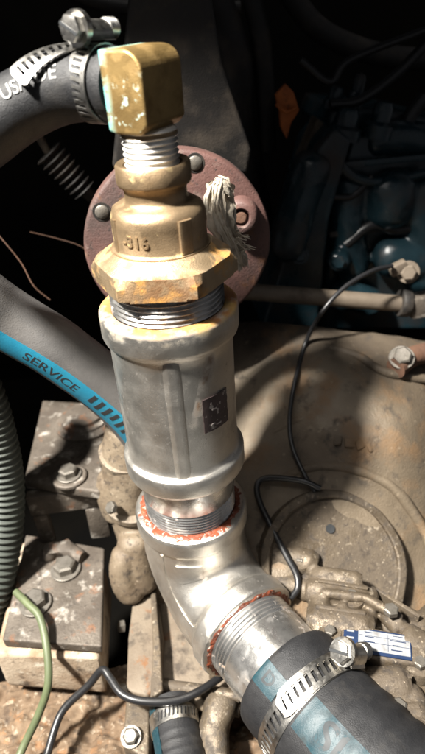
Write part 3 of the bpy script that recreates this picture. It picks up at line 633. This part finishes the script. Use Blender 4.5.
lumps = [G([(352, 170, 228), (346, 220, 226), (352, 282, 224)], 17), G([(384, 168, 226), (388, 196, 222), (382, 226, 226)], 24), G([(372, 262, 222), (400, 256, 218), (440, 268, 224)], 20), G([(410, 170, 232), (424, 220, 228), (430, 290, 226)], 28),
    G([(330, 300, 216), (352, 296, 214), (380, 306, 216)], 14), G([(318, 150, 214), (300, 200, 208), (284, 262, 206)], 16), G([(360, 142, 236), (400, 138, 234), (450, 146, 236)], 15), G([(335, 250, 216), (338, 262, 208), (338, 270, 206)], 11), G([(405, 196, 216), (398, 205, 212), (392, 216, 214)], 12)]
cast('cylinder_head', lumps, 'engine', eg, 2.2, 3, 1.2, 0.05)
for (x0, y0, x1, y1, m) in ((330, 214, 470, 236, 'dark'), (336, 150, 470, 166, 'engine')):
    p, q = at(x0, y0, 'y', 222), at(x1, y1, 'y', 222); MB().box(((q-p).length, 14, 5), frame((p+q)/2, (0, 0.1, 1), q-p), 1).build('gasket_flange', m, eg)
for (pts, r_, m) in (([(330, 150), (352, 176), (384, 182), (430, 172)], 4.2, 'engine'), ([(345, 245), (372, 225), (400, 230), (440, 214)], 4.5, 'cable'), ([(308, 235), (322, 200), (352, 196), (372, 176)], 3, 'cable'), ([(395, 250), (410, 262), (430, 258)], 6, 'engine')):
    MB().sweep(Path([at(x, y, 'y', 212) for x, y in pts], 10), r_, 14).build('fuel_line', m, eg, 60)
og = thing('orange_guard', 'rusty orange metal guard plate in the dark beside the engine', 'guard plate', at(288, 145, 'y', 236))
P = [at(x, y, 'y', 240) for x, y in ((276, 96), (286, 84), (294, 92), (299, 110), (291, 124), (287, 140), (281, 128), (280, 112))]
MB().prism([(p.x, p.z) for p in P], -246, -240, M(((1, 0, 0, 0), (0, 0, -1, 0), (0, 1, 0, 0), (0, 0, 0, 1))), 1, 2).build('guard_plate', 'orange', og, jitter=1, jscale=0.05)
MB().sweep(Path([at(276, 104, 'y', 237), at(286, 112, 'y', 236), at(296, 108, 'y', 237)], 6), 1.6, 8).build('fold', 'orange', og)
pw = thing('pipe_work', 'dim dark pipes and bracket at the top edge behind the slab', 'pipe', at(230, 200, 'y', 330))
for (pts, r_) in (([(212, -10), (236, 60), (240, 120), (262, 230)], 15), ([(250, -10), (262, 50), (268, 150)], 9), ([(280, -20), (320, 30), (380, 55), (440, 60)], 10), ([(60, -10), (110, 5), (180, 12), (240, 8)], 6)):
    MB().sweep(Path([at(x, y, 'y', 330) for x, y in pts], 10), r_, 20).build('pipe', 'dark', pw, 60)
p = at(198, 18, 'y', 300); MB().box((24, 10, 14), M.Translation(p) @ M.Rotation(0.5, 4, 'Y'), 3).build('bracket', 'rustplate', pw, jitter=2.5, jscale=0.1)

# ------------------------------------------------------------------ control rod across the back
Yr = 150
rod = thing('control_rod', 'tarnished brown rod running across below the engine', 'rod', at(330, 300, 'y', Yr))
A = at(225, 290, 'y', Yr+6); B = at(470, 309, 'y', Yr-4)
MB().sweep(Path([A, (A+B)/2, B], 4), 6.8, 32).build('shaft', 'rod', rod)
c = at(404, 303, 'y', Yr-2); dx = (B-A).normalized()
MB().lathe([(6.9, -4), (10.9, -4), (11.4, -3), (11.4, 3.2), (10.8, 4), (6.9, 4)], frame(c, dx), 36).build('collar', 'dark', rod)
MB().box((22, 16, 18), M.Translation(c+dx*15), 2.5).build('clevis', 'plate', rod)
p = at(408, 272, 'y', Yr-4); link('lock_nut', RUSTBOLT, rod, frame(p, (-0.3, -0.9, 0.3)))
p = at(398, 268, 'y', Yr-4); MB().box((14, 8, 9), M.Translation(p) @ M.Rotation(-0.4, 4, 'Y'), 2).build('link', 'rod', rod)

# ------------------------------------------------------------------ alloy bell housing and gearbox, right
gb = thing('gearbox', 'grimy tan alloy bell housing and gearbox filling the right side', 'gearbox', (130, 40, -300))
cols = (205, 250, 300, 350, 400, 450, 520)
BUL = (26, 12, -4, -15, -20, -8, 26)
def row(y, ys, k=1.0): return [at(x, yy, 'y', y + BUL[i]*k) for i, (x, yy) in enumerate(zip(cols, ys))]
rows = [row(172, (345, 345, 348, 352, 360, 366, 372), 0.3), row(150, (326, 322, 325, 330, 338, 346, 352), 0.5), row(128, (340, 334, 335, 340, 347, 356, 364), 0.8),
        row(98, (378, 375, 375, 378, 384, 390, 398), 1.2), row(66, (430, 428, 430, 432, 436, 442, 448), 1.3), row(34, (485, 482, 484, 486, 490, 496, 500), 0.7),
        row(4, (540, 536, 534, 535, 540, 548, 556), 0.2), row(-24, (590, 586, 582, 584, 590, 598, 606), 0.0), row(-50, (640, 636, 632, 632, 640, 650, 660), 0.0)]
gs = grid_casting(rows, 90, 110, 2.4, 0.022, 110)
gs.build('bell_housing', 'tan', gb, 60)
def nrm(px, py, y, d=6):
    return None
def gpt(px, py):                                # point on the housing seen at a surveyed spot
    ys = [(172, 347, .3), (150, 325, .5), (128, 338, .8), (98, 377, 1.2), (66, 431, 1.3), (34, 485, .7), (4, 536, .2), (-24, 585, 0), (-50, 635, 0)]
    i = max(0, min(5, sum(1 for c in cols[1:] if c < px))); f = (px-cols[i])/(cols[i+1]-cols[i]); bu = BUL[i]+(BUL[i+1]-BUL[i])*f
    for (ya, pa, ka), (yb, pb, kb) in zip(ys[1:], ys[2:]):
        if pa <= py <= pb: f = (py-pa)/(pb-pa); return at(px, py, 'y', ya+(yb-ya)*f + bu*(ka+(kb-ka)*f))
    return at(px, py, 'y', -50)
for pts, r_ in (([(236, 350), (300, 346), (350, 352), (388, 372), (440, 380)], 3.6), ([(258, 512), (274, 484), (310, 468), (352, 468), (396, 490), (424, 530), (440, 575)], 4.0), ([(262, 440), (300, 420), (336, 412)], 2.4)):
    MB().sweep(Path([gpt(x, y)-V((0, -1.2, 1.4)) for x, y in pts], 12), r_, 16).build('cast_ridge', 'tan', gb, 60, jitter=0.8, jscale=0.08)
# cast mark
cm = gpt(350, 442); ca = gpt(380, 446); cb = gpt(350, 420)
ux = (ca-cm).normalized(); uy = (cb-cm); uy = (uy-ux*uy.dot(ux)).normalized(); un = ux.cross(uy)
for k, (u, v, a_, b_) in enumerate(((-9, 0, 6, 7), (-1, -1, 6, 7), (7, -1, 6, 7), (14, -2, 4, 7))):
    fr = M((ux, uy, un)).transposed().to_4x4(); fr.translation = cm+ux*u+uy*v
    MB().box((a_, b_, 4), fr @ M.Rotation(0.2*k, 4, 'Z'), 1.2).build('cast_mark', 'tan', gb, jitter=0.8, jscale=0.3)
# circular cover
c0 = gpt(333, 566); ca = gpt(372, 566); cb = gpt(333, 522)
ux = (ca-c0).normalized(); uy = (cb-c0); uy = (uy-ux*uy.dot(ux)).normalized(); un = ux.cross(uy)
cf = M((ux, uy, un)).transposed().to_4x4(); cf.translation = c0
cov = MB().lathe([(10, 1.6), (44, 1.6), (45.4, 1.9), (45.6, 4.6), (46.6, 5.4), (50.5, 5.4), (51.6, 4.6), (52.4, 1), (53, -6)], cf, 96).build('cover', 'alloy', gb, 35, jitter=0.5, jscale=0.05)
hp = gpt(329, 529)+un*3.2; MB().lathe([(3.4, -3.0), (3.2, 0.15), (0.1, 0.1)], frame(hp, un), 20, False).build('cover_hole', 'ink', cov)
# ribbed lower case with bosses
lc = [at(x, y, 'z', z) for x, y, z in ((322, 575, -196), (372, 590, -196))]
def bar(p, q, r_, seg=20):
    P = Path([p, p.lerp(q, 0.33), p.lerp(q, 0.66), q], 6)
    return MB().sweep(P, lambda f, s: r_*(0.72+0.28*min(1, math.sin(math.pi*min(max(f, 0.02), 0.98))*2.6)), seg)
case = [at(x, y, 'z', -206) for x, y in ((312, 560), (372, 578), (432, 612), (470, 700), (415, 760), (330, 750), (300, 660))]
B = lambda x0, y0, z0, x1, y1, z1, r_: bar(at(x0, y0, 'z', z0), at(x1, y1, 'z', z1), r_)
lumps = [MB().prism([(p.x, p.y) for p in case], -290, -209, None, 7, 3),
    B(306, 590, -202, 372, 600, -202, 9), B(306, 622, -205, 374, 632, -205, 12), B(318, 576, -198, 362, 583, -199, 7), B(322, 593, -195, 366, 598, -194, 3.0),
    B(364, 597, -194, 402, 619, -197, 3.4), B(385, 612, -202, 402, 632, -202, 6), B(345, 690, -208, 410, 688, -208, 12), B(360, 716, -208, 430, 722, -208, 10),
    B(405, 690, -208, 418, 712, -208, 8), B(405, 735, -208, 440, 755, -208, 12), B(255, 548, -198, 318, 566, -202, 10), B(262, 580, -208, 315, 592, -208, 8),
    B(318, 570, -200, 322, 650, -204, 7), B(372, 590, -200, 366, 640, -204, 5), B(398, 640, -206, 430, 660, -210, 13), B(340, 606, -199, 346, 618, -199, 5), B(415, 640, -212, 440, 610, -216, 9)]
cast('case', lumps, 'alloy', gb, 1.0, 2, 0.35, 0.15)
for (px, py, z, r_, h_) in ((352, 597, -196, 8, 5), (330, 632, -196, 7, 6), (398, 708, -200, 9, 8), (424, 738, -198, 10, 7), (300, 560, -196, 8, 6), (420, 664, -200, 8, 8)):
    p = at(px, py, 'z', z); MB().lathe([(r_*1.08, -16), (r_, -1), (r_*0.95, 0), (r_*0.5, 0), (r_*0.48, -0.6)], M.Translation(p), 28).build('machined_boss', 'alloy', gb, 35)
    link('case_bolt', SMALLBOLT, gb, M.Translation(p) @ M.Rotation(px*0.1, 4, 'Z') @ M.Scale(r_/9, 4))
for (x0, y0, x1, y1, z, hh) in ((318, 580, 368, 588, -192, 9), (316, 606, 366, 613, -193, 9), (350, 676, 412, 676, -198, 10), (352, 704, 420, 706, -198, 10), (376, 588, 420, 616, -199, 9), (268, 566, 316, 580, -200, 9)):
    p, q = at(x0, y0, 'z', z), at(x1, y1, 'z', z); MB().box(((q-p).length, 2.6, hh*2), frame((p+q)/2-V((0, 0, hh)), (0, 0, 1), q-p), 0.6).build('web_rib', 'alloy', gb, 35, jitter=0.3, jscale=0.1)
link('case_bolt', SMALLBOLT, gb, frame(at(391, 612, 'z', -192), (0, 0, 1)))
# name plate on its lobe
zl = -196; lp = [at(x, y, 'z', zl) for x, y in ((342, 625), (410, 636), (413, 661), (345, 650))]
c0 = sum(lp, V())/4; ux = ((lp[1]-lp[0])+(lp[2]-lp[3])).normalized(); uy = (lp[0]-lp[3]); uy = (uy-ux*uy.dot(ux)).normalized()
lf = M((ux, uy, V((0, 0, 1)))).transposed().to_4x4(); lf.translation = c0
lw = ((lp[1]-lp[0]).length+(lp[2]-lp[3]).length)/2; lhh = ((lp[0]-lp[3]).length+(lp[1]-lp[2]).length)/2
lobe = [(lw/2+2+8*math.cos(t), 9*math.sin(t)) for t in [math.radians(x) for x in range(-90, 91, 15)]]+[(-lw/2-4, lhh/2+4), (-lw/2-6, -lhh/2-3)]
MB().prism(lobe, -14, -0.6, lf, 2.5, 3).build('plate_lobe', 'alloy', gb, 45)
npl = MB().box((lw, lhh, 0.8), lf, 0.3, 1).build('name_plate', 'labelblue', gb); npl['label'] = 'blue and white printed rating plate'
bxw = lw*0.76
MB().box((bxw, lhh*0.80, 0.4), lf @ M.Translation((lw*0.10, 0.4, 0.45)), 0.1, 1).build('white_field', 'labelwhite', npl)
for k in range(3):
    MB().box((4.2, 1.1, 0.2), lf @ M.Translation((-lw*0.40, lhh*(0.30-0.28*k), 0.5)), 0).build('print_mark', 'labelwhite', npl)
for k in range(4):
    for j in range(2): MB().box((random.uniform(3, 10), random.uniform(0.35, 0.8), 0.15), lf @ M.Translation((-lw*0.12+j*lw*0.40+random.uniform(-1, 1), lhh*(0.34-0.19*k), 0.72)), 0).build('print_line', 'labelblue', npl)
for k in range(2): MB().box((bxw*0.96, 0.25, 0.1), lf @ M.Translation((lw*0.10, lhh*(0.20-0.26*k), 0.7)), 0).build('print_line', 'labelblue', npl)
MB().box((0.25, lhh*0.7, 0.1), lf @ M.Translation((lw*0.16, 0.4, 0.7)), 0).build('print_line', 'labelblue', npl)

# rusty strap and bolt on the housing
st = thing('steel_strap', 'rusty brown strap bolted to the bell housing at the right edge', 'strap', gpt(425, 372))
p0 = gpt(398, 366)
MB().sweep(Path([gpt(395, 372)+V((0, 0, 3)), gpt(412, 362)+V((0, 0, 5)), gpt(440, 360)+V((0, 0, 8)), gpt(480, 362)+V((0, 0, 12))], 8), 8, 14).build('strap_arm', 'rustplate', st, 60)
link('strap_bolt', BOLT, st, frame(gpt(399, 364)+V((0, -3, 7)), (-0.15, -0.55, 0.8)))

# ------------------------------------------------------------------ engine mount bracket, left
mt = thing('engine_mount', 'dusty grey bolted steel bracket under the blue-striped hose', 'bracket', (-97, 60, -230))
zt = -168
q = [at(x, y, 'z', zt) for x, y in ((42, 400), (106, 404), (100, 492), (23, 480))]
MB().prism([(p.x, p.y) for p in q], zt-9, zt, None, 2, 3).build('top_plate', 'plate', mt, jitter=1.0, jscale=0.05)
yf = (q[2].y+q[3].y)/2; xl, xr = q[3].x, q[2].x
ft = lambda x0, x1, z0, z1, nm: MB().box((x1-x0, 8, z1-z0), M.Translation(((x0+x1)/2, yf+6, (z0+z1)/2)), 1.5).build(nm, 'plate', mt, jitter=0.8, jscale=0.06)
ft(xl+1, xr-1, zt-29, zt-9.5, 'lintel'); ft(xl+2, xl+13, zt-62, zt-29.5, 'post'); ft(xr-17, xr-2, zt-62, zt-29.5, 'post')
pc = at(86, 424, 'z', zt)
MB().lathe([(25, 0.2), (25, 3), (23, 4.5), (20, 5), (19.5, 7), (16, 8), (15.5, 11), (13, 12)], M.Translation(pc), 56).build('rubber_mount', 'plate', mt, 40)
hx = at(70, 478, 'z', zt); MB().lathe([(13, 0), (13, 2), (12, 2.8)], M.Translation(hx), 36).build('washer', 'plate', mt); link('mount_bolt', BOLT, mt, M.Translation(hx+V((0, 0, 3))) @ M.Rotation(0.3, 4, 'Z'))
zl2 = -228
q2 = [at(x, y, 'z', zl2) for x, y in ((26, 534), (104, 548), (101, 646), (2, 640))]
MB().prism([(p.x, p.y) for p in q2], zl2-8, zl2, None, 1.6, 3).build('foot_plate', 'plate', mt, jitter=0.9, jscale=0.05)
for (px, py, a_) in ((66, 570, 0.2), (36, 604, 0.7)): link('mount_bolt', BOLT, mt, M.Translation(at(px, py, 'z', zl2+0.5)) @ M.Rotation(a_, 4, 'Z') @ M.Scale(1.2, 4))
MB().sweep(Path([at(44, 556, 'z', zl2+2), at(60, 548, 'z', zl2+5), at(84, 558, 'z', zl2+2)], 8), 6, 12).build('weld_lump', 'plate', mt, 60, jitter=3, jscale=0.15)
bb = MB(); zb0, zb1 = zl2-9, zl2-52
bq = [(q2[0].x-6, q2[0].y), (q2[1].x-2, q2[1].y-4), (q2[2].x-3, q2[2].y-2), (q2[3].x-8, q2[3].y-3)]
MB().prism(bq, zb1, zb0, None, 4, 3).build('soiled_block', 'foam', jitter=3.0, jscale=0.06); o = bpy.context.scene.objects['soiled_block']
tag(o, 'stained off-white block under the left mounting bracket', 'block')

# rusty grit bank across the lower left
def bank():
    n = 150; vs = []; fs = []; x0, x1, y0, y1 = -240, 35, -130, -10
    for i in range(n+1):
        for j in range(n+1):
            x = x0+(x1-x0)*i/n; y = y0+(y1-y0)*j/n; p = V((x, y, 0))
            z = -292 + 7*mnoise.fractal(p*0.03, 1, 2, 5) + 2.6*mnoise.fractal(p*0.12, 1, 2, 5)+0.6*mnoise.noise(p*0.7); vs.append(V((x, y, z)))
    for i in range(n):
        for j in range(n): k = i*(n+1)+j; fs.append((k, k+n+1, k+n+2, k+1))
    ring = [i*(n+1) for i in range(n+1)]+[n*(n+1)+j for j in range(1, n+1)]+[i*(n+1)+n for i in range(n-1, -1, -1)]+[j for j in range(n-1, 0, -1)]
    b = len(vs); vs += [V((vs[i].x, vs[i].y, -420)) for i in ring]; m = len(ring)
    for k in range(m): fs.append((ring[k], ring[(k+1) % m], b+(k+1) % m, b+k))
    return MB().add(vs, fs).build('ground', 'bilge', None, 60)
struct(bank())

# ------------------------------------------------------------------ cream casting and bolted flange in the middle
cc = thing('water_manifold', 'lumpy cream alloy casting behind the foot of the coupling', 'casting', at(130, 590, 'y', 40))
lumps = [MB().sweep(Path([at(132, 425, 'y', 66), at(130, 470, 'y', 60), at(134, 515, 'y', 52), at(150, 560, 'y', 42), at(175, 600, 'y', 34)], 12), lambda f, s: 19+1.5*math.sin(f*9), 36),
    capsule([at(124, 440, 'y', 60), at(120, 480, 'y', 52), at(126, 512, 'y', 46)], 10),
    capsule([at(132, 530, 'y', 36), at(138, 560, 'y', 28), at(146, 590, 'y', 22)], 13),
    capsule([at(128, 545, 'y', 30), at(124, 575, 'y', 22), at(136, 600, 'y', 16)], 11), capsule([at(118, 470, 'y', 60), at(112, 492, 'y', 56), at(122, 520, 'y', 50)], 12)]
cast('manifold_body', lumps, 'cream', cc, 1.1, 4, 0.7, 0.07)
for (px, py, y, r_) in ((133, 500, 33, 21.5), (128, 452, 42, 21.0)):
    p = at(px, py, 'y', y+20); MB().lathe([(r_*0.9, -3.2), (r_, -2.6), (r_, 2.6), (r_*0.9, 3.2)], frame(p, (0.05, -0.2, 1)), 48).build('band_flange', 'cream', cc, 40, jitter=0.5)
link('manifold_bolt', SMALLBOLT, cc, frame(at(113, 508, 'y', 34), (-0.6, -0.4, 0.7)))
pf = thing('bolted_flange', 'bright worn alloy flange with bolts beside the elbow', 'flange', at(140, 700, 'z', -285))
def slab_px(poly, z, th, name, m, parent, bev=2, jit=0.8):
    P = [at(x, y, 'z', z) for x, y in poly]; return MB().prism([(p.x, p.y) for p in P], z-th, z, None, bev, 3).build(name, m, parent, 45, jitter=jit, jscale=0.06)
slab_px([(136, 568), (152, 566), (163, 632), (160, 688), (146, 696), (126, 690), (128, 640)], -250, 40, 'flange_body', 'bearer', pf)
slab_px([(150, 575), (154, 575), (160, 640), (163, 690), (150, 698), (153, 650)], -245, 30, 'flange_lip', 'alloy', pf, 1.2)
slab_px([(126, 698), (150, 700), (148, 760), (122, 745)], -268, 20, 'flange_foot', 'alloy', pf)
for (px, py, z, d) in ((137, 583, -246, (-0.6, -0.3, 0.7)), (124, 626, -256, (-1, -0.2, 0.3)), (126, 690, -254, (-1, -0.3, 0.2))): link('flange_bolt', SMALLBOLT, pf, frame(at(px, py, 'z', z), d))
fb = at(131, 737, 'z', -266); link('flange_bolt', BOLT, pf, frame(fb, (0, -0.3, 0.95)) @ M.Scale(0.72, 4))
hb = thing('engine_bearer', 'rust-flecked beige plate under the elbow', 'plate', at(200, 690, 'z', -285))
slab_px([(158, 590), (250, 610), (262, 700), (210, 690), (160, 678)], -262, 20, 'bearer_plate', 'bearer', hb)
MB().sweep(Path([at(160, 686, 'z', -258), at(190, 689, 'z', -258), at(240, 697, 'z', -258)], 6), 4.2, 18).build('edge_tube', 'alloy', hb)
MB().sweep(Path([at(164, 699, 'z', -264), at(190, 702, 'z', -264), at(240, 710, 'z', -264)], 6), 4.6, 18).build('edge_tube', 'cream', hb)
MB().sweep(Path([at(222, 700, 'z', -258), at(214, 730, 'z', -262), at(216, 765, 'z', -268)], 6), 10, 20).build('edge_lump', 'alloy', hb, jitter=2, jscale=0.08)

# small clamped hose at the bottom
SH = Path([at(172, 704, 'z', -262), at(175, 725, 'z', -262), at(180, 752, 'z', -262), at(186, 790, 'z', -262)], 10)
sh = thing('rubber_hose', 'small black ribbed hose with teal edge at the bottom centre', 'hose', SH.p[-1])
MB().sweep(SH, lambda f, s: 15+0.5*math.sin(s*1.1)*(1 if s > 22 else 0), 48).build('hose_wall', 'rubber', sh, 60, jitter=0.3)
patch(lambda u, v, h: SH.surf(u, v, 15.3+h), 0.5, SH.len-5, toward(SH, 20, CAM)+0.75, toward(SH, 20, CAM)+1.25, 40, 5, 0.5).build('stripe', 'teal', sh, 60)
c, t_, n_, b_ = SH.at(13); hose_clamp('small perforated steel hose clamp on the hose at bottom centre', c, t_, n_, 15.6, 10, -400, 400, 0, 170, 2.6, 0.7, 1)

# ------------------------------------------------------------------ cables, wires, conduit
def cable(name, label, pts, r_, m, cat='cable', per=12):
    o = MB().sweep(Path(pts, per), r_, 14).build(name, m, None, 60); tag(o, label, cat); return o
up = V((0, 0, 3))
cable('black_cable', 'thin black cable arching from the rod down over the bell housing', [at(392, 266, 'y', 140), at(372, 271, 'y', 130), at(345, 287, 'y', 118), at(322, 312, 'y', 110)] + [gpt(x, y)+V((0, -5, 5)) for x, y in ((304, 345), (293, 385), (288, 420), (291, 448), (302, 474), (313, 492))], 1.7, 'cable')
cable('black_cable', 'black cable bent sharply beside the elbow on the gearbox', [gpt(x, y)+V((0, -6, 7)) for x, y in ((318, 490), (302, 483), (282, 480), (264, 480), (256, 486), (258, 502), (270, 528), (284, 555), (294, 574), (295, 588), (288, 598))], 2.2, 'cable')
cable('black_cable', 'black wire looping over the flange at the bottom left', [at(38, 790, 'z', -272), at(48, 752, 'z', -270), at(62, 712, 'z', -262), at(88, 686, 'z', -250), at(102, 670, 'z', -240), at(110, 678, 'z', -240), at(122, 694, 'z', -241), at(142, 701, 'z', -242), at(172, 701, 'z', -244), at(196, 693, 'z', -246), at(222, 676, 'z', -250), at(250, 655, 'z', -256)], 2.6, 'cable')
cable('green_wire', 'faded green wire hanging in front of the stained block', [at(16, 592, 'z', -215), at(28, 604, 'z', -214), at(40, 618, 'z', -216), at(47, 650, 'z', -224), at(48, 685, 'z', -238), at(38, 716, 'z', -256), at(22, 750, 'z', -272), at(5, 790, 'z', -276)], 2.6, 'green')
CO = Path([at(-60, 330, 'y', 64), at(-22, 385, 'y', 60), at(-4, 440, 'y', 56), at(4, 490, 'y', 50), at(2, 540, 'y', 38), at(-8, 590, 'y', 22), at(-30, 650, 'y', 2)], 70)
co = MB().sweep(CO, lambda f, s: 13.2+1.3*math.sin(s*1.25), 32).build('corrugated_conduit', 'conduit', None, 70); tag(co, 'grey-green corrugated conduit at the left edge', 'conduit')
# cable gland and wires seen through the bend of the upper hose
cg = thing('cable_gland', 'dim coiled spring sleeve on a cable in the dark behind the upper hose', 'cable', at(48, 170, 'y', 170))
a_, b2 = at(28, 118, 'y', 170), at(48, 152, 'y', 170); c_ = at(84, 190, 'y', 170); d_ = at(150, 240, 'y', 175)
MB().sweep(Path([at(12, 90, 'y', 170), a_, b2], 6), 3.0, 16).build('cable_core', 'alloy', cg)
MB().sweep(Path([b2, (b2+c_)/2, c_], 34), lambda f, s: (10-2*f)+1.6*math.sin(s*1.3), 24).build('spring_sleeve', 'dark', cg, 60)
MB().sweep(Path([c_, (c_+d_)/2, d_], 8), 5, 16).build('cable_core', 'dark', cg)
cable('thin_wire', 'thin pale wire crossing the dark at the left edge', [at(-10, 225, 'y', 130), at(8, 246, 'y', 130), at(22, 264, 'y', 130), at(34, 286, 'y', 128), at(50, 300, 'y', 130)], 0.6, 'rustplate', 'wire')
cable('thin_wire', 'thin dim wire below the coiled sleeve', [at(30, 232, 'y', 180), at(55, 238, 'y', 178), at(80, 246, 'y', 176), at(100, 260, 'y', 176)], 0.5, 'rustplate', 'wire')
for o in list(sc.objects):
    if '_base' in o: del o['_base']
